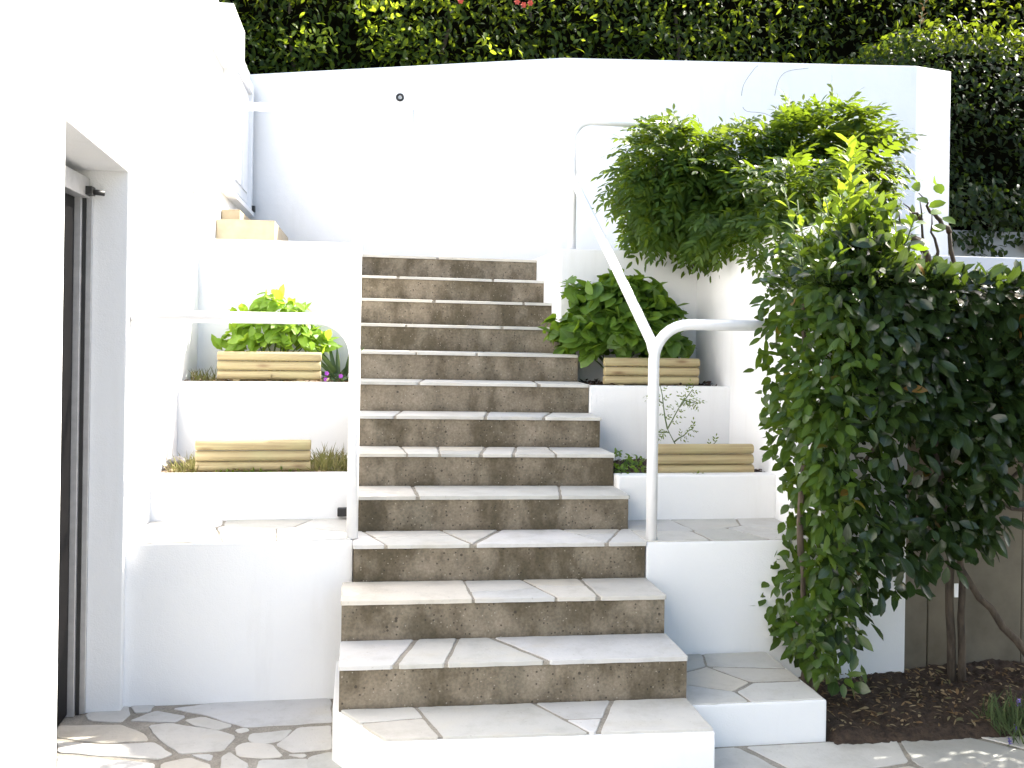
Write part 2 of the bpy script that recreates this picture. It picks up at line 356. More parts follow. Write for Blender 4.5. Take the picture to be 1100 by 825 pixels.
def slab(name, x0, x1, y0, y1, zb, zt, parent, nx, gap=.012, ny=2):
    bed = [(x0+.004, y0+.004), (x1-.004, y0+.004), (x1-.004, y1), (x0+.004, y1)]; rect = [(x0, y0), (x1, y0), (x1, y1), (x0, y1)]
    sd = [(x0+(x1-x0)*(i+random.uniform(.1, .9))/nx, y0+(y1-y0)*(j+random.uniform(.15, .85))/ny) for i in range(nx) for j in range(ny)]
    kp = lambda a, b: (abs(a[1]-b[1]) < 1e-6 and min(abs(a[1]-y0), abs(a[1]-y1)) < 1e-6) or (abs(a[0]-b[0]) < 1e-6 and min(abs(a[0]-x0), abs(a[0]-x1)) < 1e-6)
    return paving_mesh(name, bed, [rough(q, .03, .003, .012) for q in (shrink(c, gap, kp) for c in voronoi(rect, sd)) if q], zb, zt, parent)
# ------------------------------------------------------------------ the setting
def struct(o): o['kind'] = 'structure'; return o
bm = bmesh.new(); v = [bm.verts.new(p) for p in ((-150, -150, -.02), (150, -150, -.02), (150, 150, -.02), (-150, 150, -.02))]; bm.faces.new(v)
struct(finish('ground', bm, TURF))
GROUND_STONES = [[(-0.983, 4.55),(-0.864, 4.552),(-0.874, 4.421),(-0.936, 4.42)], [(-0.789, 4.453),(-0.524, 4.527),(-0.113, 4.501),(-0.098, 4.225),(-0.456, 4.213),(-0.645, 4.369)], [(-0.942, 4.336),(-0.853, 4.437),(-0.711, 4.361),(-0.744, 4.299)], [(-0.716, 4.317),(-0.642, 4.35),(-0.499, 4.235),(-0.565, 4.194),(-0.668, 4.255)], [(-0.855, 4.276),(-0.771, 4.295),(-0.554, 4.192),(-0.477, 4.125),(-0.51, 3.989),(-0.674, 3.977),(-0.778, 4.124)], [(-0.493, 4.192),(-0.448, 4.215),(-0.43, 4.178),(-0.47, 4.152)], [(-0.426, 4.143),(-0.255, 4.168),(-0.28, 4.069),(-0.379, 4.031),(-0.43, 4.083)], [(-0.237, 4.184),(-0.102, 4.19),(-0.09, 3.953),(-0.245, 3.943),(-0.312, 4.021)], [(-0.472, 4.023),(-0.439, 4.061),(-0.326, 4.025),(-0.273, 3.906),(-0.347, 3.899),(-0.452, 3.933)], [(-0.512, 3.934),(-0.485, 3.974),(-0.395, 3.851),(-0.407, 3.78),(-0.496, 3.791)], [(-0.364, 3.886),(-0.176, 3.873),(-0.177, 3.725),(-0.369, 3.748)], [(-0.177, 3.895),(-0.091, 3.934),(0.034, 3.728),(0.033, 3.618),(-0.203, 3.646)], [(-0.262, 3.923),(-0.184, 3.92),(-0.192, 3.884)], [(-0.631, 3.963),(-0.542, 3.962),(-0.545, 3.896)], [(-1.145, 4.44),(-0.985, 4.514),(-0.95, 4.403),(-0.967, 4.324),(-1.107, 4.358)], [(-1.222, 4.318),(-0.961, 4.299),(-0.854, 4.199),(-0.816, 4.118),(-0.996, 4.116),(-1.186, 4.194)], [(-1.173, 4.15),(-0.978, 4.095),(-0.793, 4.099),(-0.699, 3.977),(-0.742, 3.937),(-0.965, 3.993),(-1.143, 4.045)], [(-1.134, 4.013),(-0.972, 3.97),(-0.747, 3.901),(-0.738, 3.737),(-1.065, 3.776)], [(-0.728, 3.899),(-0.63, 3.939),(-0.544, 3.869),(-0.5, 3.736),(-0.709, 3.706)], [(-1.546, 4.39),(-1.246, 4.321),(-1.157, 4.015),(-1.423, 4.047)], [(-1.412, 4.015),(-1.148, 3.984),(-1.087, 3.778),(-1.338, 3.808)], [(-0.485, 3.756),(-0.387, 3.75),(-0.36, 3.612),(-0.485, 3.627)]]
bed = [(-1.42, -9), (7.5, -9), (7.5, 3.80), (1.9, 3.80), (1.9, 4.6), (-1.42, 4.6)]
st = [rough(p, .035, .004, .016) for p in GROUND_STONES]
big = [(-1.42, -9), (7.5, -9), (7.5, 3.80), (-1.42, 3.80)]; sd = []
x = -1.3
for i in range(420):
    for _ in range(40):
        q = (random.uniform(-1.4, 7.4), random.uniform(-2.5, 3.78)); dm = .30+.14*random.random()
        if all((q[0]-t[0])**2+(q[1]-t[1])**2 > dm*dm for t in sd): sd.append(q); break
for c in voronoi([(-1.42, -2.6), (7.5, -2.6), (7.5, 3.797), (-1.42, 3.797)], sd):
    cx, cy = sum(p[0] for p in c)/len(c), sum(p[1] for p in c)/len(c)
    if cx < .55 and cy > 3.36: continue
    q = shrink(c, .028)
    if q: st.append(rough(q, .04, .004, .02))
pv = struct(paving_mesh('paving', bed, st, -.1, .002))
sb = struct(heap('soil', 1.915, 5.5, 3.70, 4.52, .032, SOIL, None, .016, 210, .2, seed=5))
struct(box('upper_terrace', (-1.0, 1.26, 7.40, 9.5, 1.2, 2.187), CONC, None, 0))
struct(box('garden_ground', (2.62, 30, 6.96, 60, 1.0, 2.17), TURF, None, 0))
struct(box('garden_bed', (2.616, 12, 4.73, 6.775, 1.0, 1.90), SOIL, None, 0))
struct(box('hillside', (-30, 2.6, 9.55, 60, 1.0, 2.9), TURF, None, 0))

# ------------------------------------------------------------------ staircase
R_, D_, XR = .165, .30, 1.312
ST = thing('staircase', 'flight of thirteen brown concrete steps with pale crazy paving treads', 'staircase', (.65, 3.8, 0))
def ztop(i): return .213+R_*(i-1)
def tilt(o):
    for v in o.data.vertices: v.co.z -= .0078*v.co.x
s1 = prism('bottom_step', [(.098, 3.512), (XR+.002, 3.486), (XR+.002, 4.40), (-.088, 4.40), (-.088, 3.85)], -.05, ztop(1)-.012, WHITE, ST, .006)
s1['label'] = 'white painted bottom step with chamfered left corner'
TREAD_JOINTS = {1: [(0.222, 0.305), (0.685, 0.844), (1.003, 0.871)], 2: [(0.244, 0.149), (0.418, 0.342), (0.556, 0.734)], 3: [(0.47, 0.478), (0.732, 0.832), (1.0, 1.014)], 4: [(0.022, 0.123), (0.387, 0.501), (0.674, 0.518), (0.976, 1.119), (1.274, 1.133)], 5: [(0.266, 0.278), (1.02, 0.969)], 6: [(0.214, 0.236), (0.414, 0.4), (0.676, 0.61), (0.845, 0.783), (1.015, 1.003)], 7: [(0.234, 0.187), (0.722, 0.669), (1.092, 0.992)], 8: [(0.371, 0.326), (1.032, 1.013)], 9: [(0.3, 0.325), (0.77, 0.688)], 10: [(0.251, 0.274), (0.961, 0.887)], 11: [(0.516, 0.469), (1.102, 1.072)], 12: [(0.283, 0.245), (0.929, 0.902)], 13: [(0.556, 0.534)]}
def tread_stones(i, out, y0, y1):
    js = TREAD_JOINTS[i]; ls = [None]+js+[None]; o = []
    for a, b in zip(ls, ls[1:]):
        c = list(out)
        if a: c = clip(c, (a[0], y1), (a[1], y0)); 
        if len(c) >= 3 and b: c = clip(c, (b[1], y0), (b[0], y1))
        if len(c) < 3: continue
        kp = lambda p, q: not any(abs((j[1]-j[0])*(m[1]-y1)/(y0-y1)+j[0]-m[0]) < .004 for j in js for m in [((p[0]+q[0])/2, (p[1]+q[1])/2)])
        parts = [c]
        w_ = max(p[0] for p in c)-min(p[0] for p in c)
        if i in (1, 3, 4, 6, 9) and .14 < w_ < .5 and random.random() < .6:
            xm = sum(p[0] for p in c)/len(c); ym = (y0+y1)/2+random.uniform(-.03, .05); k = random.uniform(-.15, .15)
            la, lb = (xm-1, ym-k), (xm+1, ym+k); parts = [clip(c, la, lb), clip(c, lb, la)]
            kp2 = lambda p, q: kp(p, q) and not abs(((p[0]+q[0])/2-la[0])*(lb[1]-la[1])/2+la[1]-(p[1]+q[1])/2) < .004
            o += [rough(q, .022, .0022, .008) for q in (shrink(pp, .011, kp2) for pp in parts if len(pp) > 2) if q]; continue
        q = shrink(c, .018, kp)
        if q: o.append(rough(q, .022, .0022, .008))
    return o
out = [(.102, 3.520), (XR-.004, 3.494), (XR-.004, 3.803), (-.057, 3.803)]
t1 = paving_mesh('tread', [(.108, 3.528), (XR-.010, 3.502), (XR-.010, 3.806), (-.050, 3.806)], tread_stones(1, out, 3.5, 3.81), ztop(1)-.03, ztop(1), s1)
tilt(s1); tilt(t1)
for i in range(2, 14):
    y0 = 3.81+D_*(i-2); xl = -.064 if i < 4 else (-.02 if i == 4 else -.012)
    y1 = y0+D_ if i < 13 else 7.40
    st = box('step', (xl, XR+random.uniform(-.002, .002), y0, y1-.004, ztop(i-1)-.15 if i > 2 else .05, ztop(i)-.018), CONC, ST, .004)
    yt = y1-.004; o_ = [(xl-.003, y0-.010), (XR+.004, y0-.010), (XR+.004, yt), (xl-.003, yt)]
    tr = paving_mesh('tread', [(xl, y0-.004), (XR+.001, y0-.004), (XR+.001, yt), (xl, yt)], tread_stones(i, o_, y0, min(y1, y0+D_)), ztop(i)-.0185, ztop(i), st)
    tilt(st); tilt(tr)

# ------------------------------------------------------------------ low walls and landings
LW = thing('low_wall', 'plain white low wall left of the stairs, topped by a paved landing', 'wall', (-.5, 4.5, 0))
box('wall', (-1.01, -.024, 4.5, 5.06, -.05, .708), WHITE, LW, .008)
slab('paved_top', -.999, -.032, 4.508, 5.0, .66, .713, LW, 3)
RW = thing('low_wall', 'white low wall right of the stairs behind the leafy hedge column', 'wall', (1.8, 4.41, 0))
box('wall', (XR+.004, 2.1695, 4.41, 4.92, -.05, .693), WHITE, RW, .008)
slab('paved_top', XR+.006, 2.164, 4.418, 4.94, .64, .698, RW, 3)
BK = thing('stone_block', 'low white block beside the bottom step, paved on top', 'step', (1.6, 3.8, 0))
box('block', (XR+.005, 1.908, 3.80, 4.404, -.05, .168), WHITE, BK, .007)
slab('paved_top', XR+.007, 1.900, 3.808, 4.402, .12, .173, BK, 2, .014, 3)

def planter(label, x0, x1, y0, y1, z0, z1, soil, drop=.02, seed=1):
    t = thing('planter', label, 'planter', ((x0+x1)/2, y0, z0), 'white planter walls beside the stairs')
    bm = bmesh.new(); add_box(bm, x0, x1, y0, y0+.11, z0, z1); finish('planter_wall', bm, WHITE, t, .008)
    heap('planter_soil', x0+.002, x1-.002, y0+.10, y1+.02, z1-drop, soil, t, .012, 70, seed=seed)
    return t
planter('lower white planter left of the stairs, holding sandy soil and dry grass', -1.006, -.026, 5.0, 5.68, .60, .932, SANDY, .015, 4)
planter('upper white planter left of the stairs, under the lime green plant', -1.006, -.026, 5.68, 6.32, .80, 1.352, SANDY, .015, 6)
planter('lower white planter right of the stairs, holding the twiggy little shrub', XR+.004, 2.174, 4.93, 5.61, .60, .925, BARKM, .012, 8)
planter('upper white planter right of the stairs, under the big hydrangea', XR+.004, 2.174, 5.60, 6.22, .80, 1.349, BARKM, .012, 9)
tag(box('retaining_wall', (-1.006, -.026, 6.32, 8.2, .9, 2.205), WHITE, None, .008), 'tall white retaining wall behind the lime green plant', 'wall')
tag(box('retaining_wall', (XR-.052, 2.175, 6.22, 7.42, .9, 2.197), WHITE, None, .008), 'white retaining wall behind the hydrangea, carrying the rail post', 'wall')
tag(box('side_wall', (2.17, 2.612, 4.412, 7.5, -.05, 2.2), WHITE, None, .008), 'long white side wall right of the planters, running behind the hedge', 'wall')
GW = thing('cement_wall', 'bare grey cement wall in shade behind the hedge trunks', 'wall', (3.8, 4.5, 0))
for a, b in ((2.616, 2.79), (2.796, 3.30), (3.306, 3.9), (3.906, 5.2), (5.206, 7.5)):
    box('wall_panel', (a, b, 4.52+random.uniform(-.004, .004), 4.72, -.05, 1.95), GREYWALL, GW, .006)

# ------------------------------------------------------------------ garden wall at the back
GA = thing('garden_wall', 'high bent white wall across the top of the stairs', 'wall', (1.5, 8, 2))
bm = bmesh.new()
fr = [(-1.0, 8.87), (1.58, 7.80), (4.45, 7.47), (4.875, 7.66), (4.875, 11.0)]
bk = [(4.65, 11.0), (4.65, 7.80), (4.43, 7.70), (1.64, 8.02), (-1.0, 9.12)]
add_prism(bm, fr+bk, 1.2, [3.872, 3.872, 3.877, 3.905, 3.9, 3.9, 3.905, 3.877, 3.872, 3.872])
finish('wall', bm, WHITE, GA, .01)
HK = thing('wall_ring', 'small dark metal ring fixed high on the white back wall', 'ring', (.29, 8.335, 3.6))
bm = bmesh.new(); q = [(0.29+.026*math.cos(a), 8.325, 3.608+.026*math.sin(a)) for a in np.linspace(0, 2*math.pi, 17)]; add_tube(bm, q, .010, 8); finish('ring', bm, BLACK, HK)
tube('bolt', [(.29, 8.34, 3.608), (.29, 8.315, 3.608)], .008, METAL, HK, 8)
tag(tube('hanging_wire', [(.40, 8.275, 3.50), (.402, 8.272, 3.44), (.401, 8.275, 3.39)], .0035, METAL), 'short thin wire hanging on the back wall below the ring', 'wire')
tag(box('side_ledge', (4.2, 9.5, 6.78, 6.95, 2.10, 2.272), WHITE, None, .008), 'low pale ledge above the hedge, right of the high wall', 'wall')
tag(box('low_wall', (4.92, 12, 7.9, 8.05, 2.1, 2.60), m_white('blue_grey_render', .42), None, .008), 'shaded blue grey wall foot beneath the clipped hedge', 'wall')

# ------------------------------------------------------------------ house on the left
HO = thing('house', 'white house wall with a deep dark doorway, left edge of the photo', 'house', (-1.2, 4, 0))
bm = bmesh.new()
add_prism(bm, [(-.82, -1.2), (-.953, 3.37), (-1.40, 3.37), (-1.40, -1.2)], -.05, 3.89)
add_prism(bm, [(-.9532, 3.372), (-1.0005, 4.45), (-1.40, 4.45), (-1.40, 3.372)], 2.322, 3.888)
add_prism(bm, [(-1.0, 4.452), (-1.0, 9.1), (-1.40, 9.1), (-1.40, 4.452)], -.05, 3.89)
finish('wall', bm, WHITE, HO, .006)
prism('roof', [(-.86, -1.2), (-.99, 3.3), (-1.04, 9.1), (-6, 9.1), (-6, -1.2)], 3.892, 3.95, WHITE, HO, .01)
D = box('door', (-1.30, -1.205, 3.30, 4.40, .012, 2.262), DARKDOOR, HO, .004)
box('side_track', (-1.22, -1.180, 4.405, 4.425, .0, 2.25), METAL, D, .003); box('side_track', (-1.22, -1.142, 4.4325, 4.449, .0, 2.25), METAL, D, .003)
box('edge_seal', (-1.22, -1.165, 4.4252, 4.4323, .0, 2.25), BLACK, D, 0)
box('head_rail', (-1.22, -1.155, 3.31, 4.4485, 2.20, 2.285), METAL, D, .004)
bm = bmesh.new(); add_box(bm, -1.157, -1.13, 4.37, 4.43, 2.21, 2.245); add_tube(bm, [(-1.14, 4.40, 2.225), (-1.09, 4.42, 2.222)], .012, 8); finish('latch', bm, BLACK, D)
U = box('upper_door', (-1.01, -.985, 7.35, 8.72, 2.72, 3.66), PAINT, HO, .004)
bm = bmesh.new(); add_box(bm, -1.01, -.95, 8.70, 8.80, 2.66, 3.74); add_box(bm, -1.01, -.95, 7.25, 7.34, 2.66, 3.74); add_box(bm, -1.01, -.952, 7.342, 8.698, 3.66, 3.738)
finish('door_frame', bm, PAINT, U, .004)
for y in (7.42, 7.85, 8.28): box('door_panel', (-.984, -.975, y, y+.36, 2.80, 3.58), PAINT, U, .003)
box('sill', (-1.02, -.935, 7.2, 8.82, 2.62, 2.656), PAINT, U, .004)
box('bracket', (-.985, -.925, 8.74, 8.80, 2.658, 2.71), BLACK, U, .003)
box('shutter_box', (-1.01, -.865, 6.72, 7.36, 3.50, 3.80), PAINT, HO, .008)
S2 = box('shutter', (-1.01, -.972, 6.02, 6.62, 2.46, 3.22), PAINT, HO, .004)
for k in range(9): box('slat', (-.9715, -.962, 6.06, 6.58, 2.50+k*.078, 2.56+k*.078), PAINT, S2, .003)
DS = thing('doorstep', 'tan tiled doorstep at the upper door, above the left retaining wall', 'doorstep', (-.8, 7.2, 2.2))
box('lower_step', (-.995, -.605, 7.0, 8.3, 2.19, 2.402), TAN, DS, .004); box('upper_step', (-.995, -.87, 7.25, 8.3, 2.403, 2.50), TAN, DS, .004)

# ------------------------------------------------------------------ handrails
def arc(a, corner, b, r, n=8):
    a, c, b = Vector(a), Vector(corner), Vector(b); d1 = (a-c).normalized(); d2 = (b-c).normalized(); p = c+d1*r; q = c+d2*r; ce = c+d1*r+d2*r
    return [ce+((p-ce)*math.cos(t)+(q-ce)*math.sin(t)) for t in [i/n*math.pi/2 for i in range(n+1)]]
def handrail(label, x, y0, y1, zb, xe0, xe1):
    t = thing('handrail', label, 'handrail', (x, y0, zb), 'white tubular handrails along the stairs'); r = .026
    c0 = (x, y0, 1.704); tube('lower_post', [(x, y0, zb)]+arc((x, y0, zb), c0, (xe0, y0, 1.704), .17)+[(xe0, y0, 1.704)], r, PAINT, t, 16)
    c1 = (x, y1, 3.045); tube('upper_post', [(x, y1, 2.19)]+arc((x, y1, 2.19), c1, (xe1, y1, 3.045), .12)+[(xe1, y1, 3.045)], r, PAINT, t, 16)
    tube('sloping_rail', [(x-.001, y0+.005, 1.575), (x-.001, y0+.04, 1.62), (x-.001, y1-.03, 2.65), (x-.001, y1-.003, 2.66)], r*.985, PAINT, t, 16)
handrail('white tubular handrail right of the stairs, its lower bar ending in the hedge', 1.352, 4.455, 6.32, .697, 2.168, 2.05)
handrail('white tubular handrail left of the stairs, its lower bar meeting the house wall', -.028, 4.535, 6.36, .712, -.998, -.998)

# ------------------------------------------------------------------ log edging
def logs(label, x0, x1, y, z):
    t = thing('log_edging', label, 'log edging', ((x0+x1)/2, y, z), 'round log edgings in the planters')
    for k in range(3):
        bm = bmesh.new(); L_ = x1-x0; a = random.uniform(-.004, .004); b = random.uniform(-.004, .004); n = 14
        pts = [Vector((-L_/2+a+(L_-a+b)*i/n, 0, 0)) for i in range(n+1)]
        rad = [.0268 for _ in pts]; rad[0] = rad[-1] = .0245; pts[1] = pts[0]+Vector((.006, 0, 0)); pts[-2] = pts[-1]-Vector((.006, 0, 0))
        add_tube(bm, pts, rad, 18); o = finish('log', bm, WOOD, t)
        o.location = ((x0+x1)/2, y+random.uniform(-.002, .002), z+.0275+k*.0545); o.matrix_parent_inverse = Matrix.Translation(-t.location)
    for fx in (.18, .80): box('stake', (x0+(x1-x0)*fx-.02, x0+(x1-x0)*fx+.02, y-.012, y+.03, z-.05, z+.012), WOOD, t, .004)
logs('three-log edging in the lower left planter beside dry grass', -.816, -.246, 5.17, .925)
logs('three-log edging in front of the lime green plant', -.812, -.228, 5.86, 1.358)
logs('three-log edging in the lower right planter, behind the rail post', 1.521, 2.091, 5.05, .912)
logs('three-log edging in front of the big hydrangea', 1.432, 2.021, 5.74, 1.350)
tag(box('drain_outlet', (-.105, -.050, 4.965, 5.01, .728, .768), BLACK, None, .004), 'small black drain outlet low in the left planter, by the rail post', 'drain')
bm = bmesh.new(); bmesh.ops.create_icosphere(bm, subdivisions=3, radius=.045)
for v in bm.verts: v.co *= 1+.12*math.sin(v.co.x*70+v.co.y*50)+.1*math.sin(v.co.z*90); v.co.z *= .75; v.co += Vector((-.935, 5.30, .955))
tag(finish('garden_stone', bm, STONE, None, 0, smooth=True), 'dark rounded stone at the house wall end of the lower left planter', 'stone')

# ------------------------------------------------------------------ plants
def rnd(n, s=1): return RNG.normal(0, s, (n, 3))
def stems(name, pairs, r0, r1, m, parent, amp=.01, seg=6, n=4):
    bm = bmesh.new()
    for a, b in pairs: 
        pts = wobble(a, b, n, amp); add_tube(bm, pts, [r0+(r1-r0)*i/n for i in range(n+1)], seg)
    return finish(name, bm, m, parent)

# laurel hedge
LP = [(1.94, 1.96), (2.06, 2.08), (2.24, 2.10), (2.32, 1.94), (2.98, 1.925), (3.6, 1.93), (4.4, 1.93), (4.4, 1.22), (3.62, 1.22), (3.0, 1.20), (2.82, 1.15), (2.74, .80), (2.55, .66), (2.38, .57), (2.22, .50), (2.16, .32), (2.06, .17), (1.95, .22), (1.86, .36), (1.91, .50), (1.96, .68), (1.94, .91), (1.87, 1.09), (1.83, 1.38), (1.86, 1.58), (1.84, 1.84)]
LH = thing('laurel_hedge', 'glossy broad-leaved hedge at the right, hanging over the garden bed', 'hedge', (2.6, 4.25, .03))
X, Z = sample(LP, 17500); Y = np.where(RNG.random(len(X)) < .5, RNG.uniform(3.86, 4.06, len(X)), RNG.uniform(4.0, 4.42, len(X)))
dens = .62+.5*lump(X, Z, 4.2, 21); low = (Z < 1.25) & (X > 2.08) & (X < 2.62); dens = np.where(low, dens*.42, np.maximum(dens, .6)); dens = np.where(Z > 1.7, 1, dens)
dens = np.where((X < 2.05) & (Z < 2), np.maximum(dens, .85), dens)
Y += .06*lump(X, Z, 3, 9)
k = RNG.random(len(X)) < dens; X, Y, Z = X[k], Y[k], Z[k]; n = len(X); P = np.stack((X, Y, Z), 1)
edge = np.clip((2.05-X)/.3, 0, 1)
A = np.stack((-edge*1.0+RNG.normal(0, .55, n), -.55+RNG.normal(0, .35, n), -.45+RNG.normal(0, .45, n)+np.where(Z > 1.88, 1.0, 0)), 1)
Nn = np.stack((RNG.normal(0, .4, n)-edge*.3, -.75+RNG.normal(0, .3, n), .65+RNG.normal(0, .3, n)), 1)
lf = X+RNG.normal(0, .10, n) < 2.12; rt = ~lf
leaves('crown', P[rt], A[rt], Nn[rt], RNG.uniform(.055, .115, rt.sum()), RNG.uniform(.03, .054, rt.sum()), LAUREL, LH, .15, .18, (.66, 1.0, .84))
leaves('climbing_growth', P[lf], A[lf], Nn[lf], RNG.uniform(.045, .092, lf.sum()), RNG.uniform(.022, .040, lf.sum()), LAUREL2, LH, .18, .2, (.8, 1.0, .66))
X = RNG.uniform(1.85, 4.4, 900); n = len(X); P = np.stack((X, RNG.uniform(3.9, 4.42, n), 1.90+RNG.uniform(-.03, .035, n)), 1)
leaves('crown_top', P, np.stack((RNG.normal(0, .8, n), RNG.normal(-.2, .8, n), RNG.uniform(-.1, .8, n)), 1), np.tile((.2, -.5, .85), (n, 1))+rnd(n, .3), RNG.uniform(.05, .085, n), RNG.uniform(.028, .042, n), LAUREL, LH)
def shoot(base, top, nl, ll, parent, m=YOUNG):
    b, t = Vector(base), Vector(top); pts = wobble(b, t, 6, .008); bm = bmesh.new(); add_tube(bm, pts, [.006-.0006*i for i in range(7)], 6); finish('shoot', bm, GREENSTEM, parent)
    P = []; A = []; N2 = []; Ls = []
    for i in range(nl):
        f = .12+.88*i/nl; p = b.lerp(t, f); a = i*2.4+random.uniform(-.4, .4); d = Vector((math.cos(a), math.sin(a), .75+.5*f)); P.append(p); A.append(d); N2.append(Vector((-math.cos(a)*.8, -math.sin(a)*.8, 1))); Ls.append(ll*(1.1-.45*f)*random.uniform(.85, 1.1))
    leaves('shoot_leaves', P, A, N2, np.array(Ls), np.array(Ls)*.42, m, parent, .2, .25, (.66, 1, .84))
shoot((2.17, 4.16, 1.95), (2.176, 4.18, 2.545), 40, .135, LH); shoot((2.10, 4.12, 1.95), (2.09, 4.10, 2.34), 18, .115, LH); shoot((2.25, 4.2, 1.95), (2.28, 4.2, 2.36), 18, .115, LH)
for k in range(9):
    bx_ = 2.0+.055*k+random.uniform(-.03, .03); shoot((bx_, random.uniform(4.05, 4.4), 1.9), (bx_+random.uniform(-.07, .07), random.uniform(4.05, 4.4), random.uniform(2.16, 2.38)), random.randint(9, 14), random.uniform(.07, .11), LH, random.choice((YOUNG, LAUREL2)))
shoot((1.93, 4.1, 1.9), (1.83, 4.12, 2.31), 12, .09, LH); shoot((1.99, 4.1, 1.95), (2.0, 4.12, 2.27), 13, .09, LH); shoot((2.36, 4.2, 1.9), (2.40, 4.2, 2.12), 9, .085, LH); shoot((2.02, 4.2, 1.95), (1.95, 4.25, 2.22), 10, .09, LH)
stems('trunk', [((2.80, 4.32, .0), (2.74, 4.28, .72)), ((2.74, 4.28, .70), (2.60, 4.25, 1.5))], .022, .016, BARK, LH, .012, 9, 6)
stems('trunk', [((2.84, 4.30, .0), (2.79, 4.27, .66)), ((2.79, 4.27, .64), (2.98, 4.25, 1.5))], .019, .014, BARK, LH, .012, 9, 6)
stems('branch', [((3.09, 4.18, .19), (2.80, 4.26, .58))], .019, .014, BARK, LH, .012, 9, 6)
stems('branch', [((2.80, 4.26, .56), (2.84, 4.2, 1.2)), ((2.98, 4.2, .98), (3.25, 4.2, 1.2)), ((2.86, 4.22, .9), (3.2, 4.2, .86))], .011, .007, BARK, LH, .02, 7, 6)
stems('branch', [((1.98, 4.2, .03), (1.95, 4.15, .7)), ((1.95, 4.15, .68), (1.95, 4.15, 1.9)), ((2.02, 4.2, .03), (2.14, 4.15, .62)), ((2.14, 4.15, .6), (2.2, 4.2, 1.9))], .016, .010, BARK, LH, .02, 8, 8)
stems('branch', [((2.0+.28*i, 4.2, 1.0+.1*(i % 3)), (2.2+.3*i, 4.15, 1.75)) for i in range(8)], .009, .005, BARK, LH, .03, 6, 6)
for k in range(4): stems('branch', [((3.55, .6+.9*k, -.02), (3.45, .7+.9*k, 2.4)), ((3.45, .7+.9*k, 2.38), (2.3+.3*k, 1.2+.6*k, 3.7))], .03, .01, BARK, LH, .04, 7, 7)  # stems for the added, unseen side leaves and canopy
tl = thing('plant_tag', 'small white tag hanging from the hedge trunk', 'tag', (2.76, 4.24, .5)); box('tag', (2.752, 2.772, 4.235, 4.24, .45, .515), PAINT, tl, .002)

n = 1900; P = np.stack((RNG.uniform(1.98, 2.55, n), RNG.uniform(4.05, 4.75, n), RNG.uniform(1.88, 2.26, n)), 1); P = P[P[:, 2] < 2.24-.8*np.abs(P[:, 0]-2.24)+.08*lump(P[:, 0], P[:, 1], 8, 91)]; n = len(P)
leaves('crown_top', P, rnd(n, .6)+np.array((-.2, -.5, .2)), rnd(n, .4)+np.array((0, -.4, .8)), RNG.uniform(.055, .10, n), RNG.uniform(.026, .046, n), LAUREL2, LH, .15, .2, (.7, 1, .8))
n = 9000; P = np.stack((3.1+.8*RNG.random(n), RNG.uniform(.0, 3.8, n), RNG.uniform(.2, 3.2, n)), 1); P[:, 0] += .12*lump(P[:, 1], P[:, 2], 3, 44)
leaves('added_side_leaves', P, rnd(n, .6)+np.array((-.6, 0, -.4)), rnd(n, .4)+np.array((-.6, 0, .7)), RNG.uniform(.07, .12, n), RNG.uniform(.04, .055, n), LAUREL, LH, .15, .2, (.66, 1, .84))  # unseen hedge wing added to block sky light from the right
n = 5200; P = np.stack((RNG.uniform(1.5, 4.2, n), RNG.uniform(.9, 3.75, n), RNG.uniform(3.15, 4.2, n)), 1); P = P[(RNG.random(n) < .62+.5*lump(P[:, 0], P[:, 1], 3, 61))]; n = len(P)
leaves('added_canopy', P, rnd(n, .6)+np.array((-.3, 0, -.4)), rnd(n, .4)+np.array((0, 0, 1)), RNG.uniform(.09, .14, n), RNG.uniform(.045, .065, n), LAUREL, LH, .15, .2, (.66, 1, .84))  # unseen canopy added to shade the right foreground, apart from the visible hedge
# wisteria
WP = [(1.62, 2.64), (1.69, 2.84), (1.80, 3.04), (1.94, 2.97), (2.18, 2.92), (2.40, 2.93), (2.70, 3.08), (2.90, 3.14), (3.12, 3.08), (3.30, 2.96), (3.38, 2.76), (3.32, 2.57), (3.20, 2.43), (3.0, 2.20), (2.7, 2.09), (2.45, 2.12), (2.2, 2.15), (2.04, 2.24), (1.93, 2.22), (1.82, 2.22), (1.72, 2.34), (1.65, 2.50)]
WI = thing('wisteria', 'feathery wisteria sprawling over the side wall, clipped into a long mound', 'climber', (3.4, 6.4, 2.2))
def compound(name, P, A, up, length, m, parent, pairs=5, ll=.062, lw=.021):
    n = len(P); A = unit(A); up = unit(up-A*np.sum(A*up, 1, keepdims=True)); B = np.cross(A, up); LP_ = []; LA = []; LN = []; LL = []
    length = np.broadcast_to(length, (n,)).reshape(n, 1)
    for j in range(pairs+1):
        f = .25+.75*j/pairs; c = P+A*length*f-up*length*.28*f*f
        for s in ((-1, 1) if j < pairs else (0,)):
            LP_.append(c); LA.append(A*(.62 if s else 1)+B*s*.9-up*(.10+.25*f)+rnd(n, .12)); LN.append(up+rnd(n, .22)); LL.append(np.full(n, ll*(1.05-.25*abs(f-.5)*2))*RNG.uniform(.8, 1.15, n))
    LL = np.concatenate(LL)
    return leaves(name, np.concatenate(LP_), np.concatenate(LA), np.concatenate(LN), LL, LL*lw/ll, m, parent, .2, .2, (.8, 1, .7))
X, Z = sample(WP, 2300); n = len(X); dep = RNG.random(n)
Y = 5.75+.75*dep+.10*lump(X, Z, 2.5, 5); P = np.stack((X, Y, Z), 1)
cx, cz = 2.55, 2.70
rx, rz = (X-cx)/1.0, (Z-cz)/.42
A = np.stack((rx*.9+RNG.normal(0, .4, n), -.75+RNG.normal(0, .3, n)+.9*(dep > .8), rz*.7-.12+RNG.normal(0, .3, n)), 1)
up = np.tile((0, -.35, 1.0), (n, 1))+rnd(n, .25)
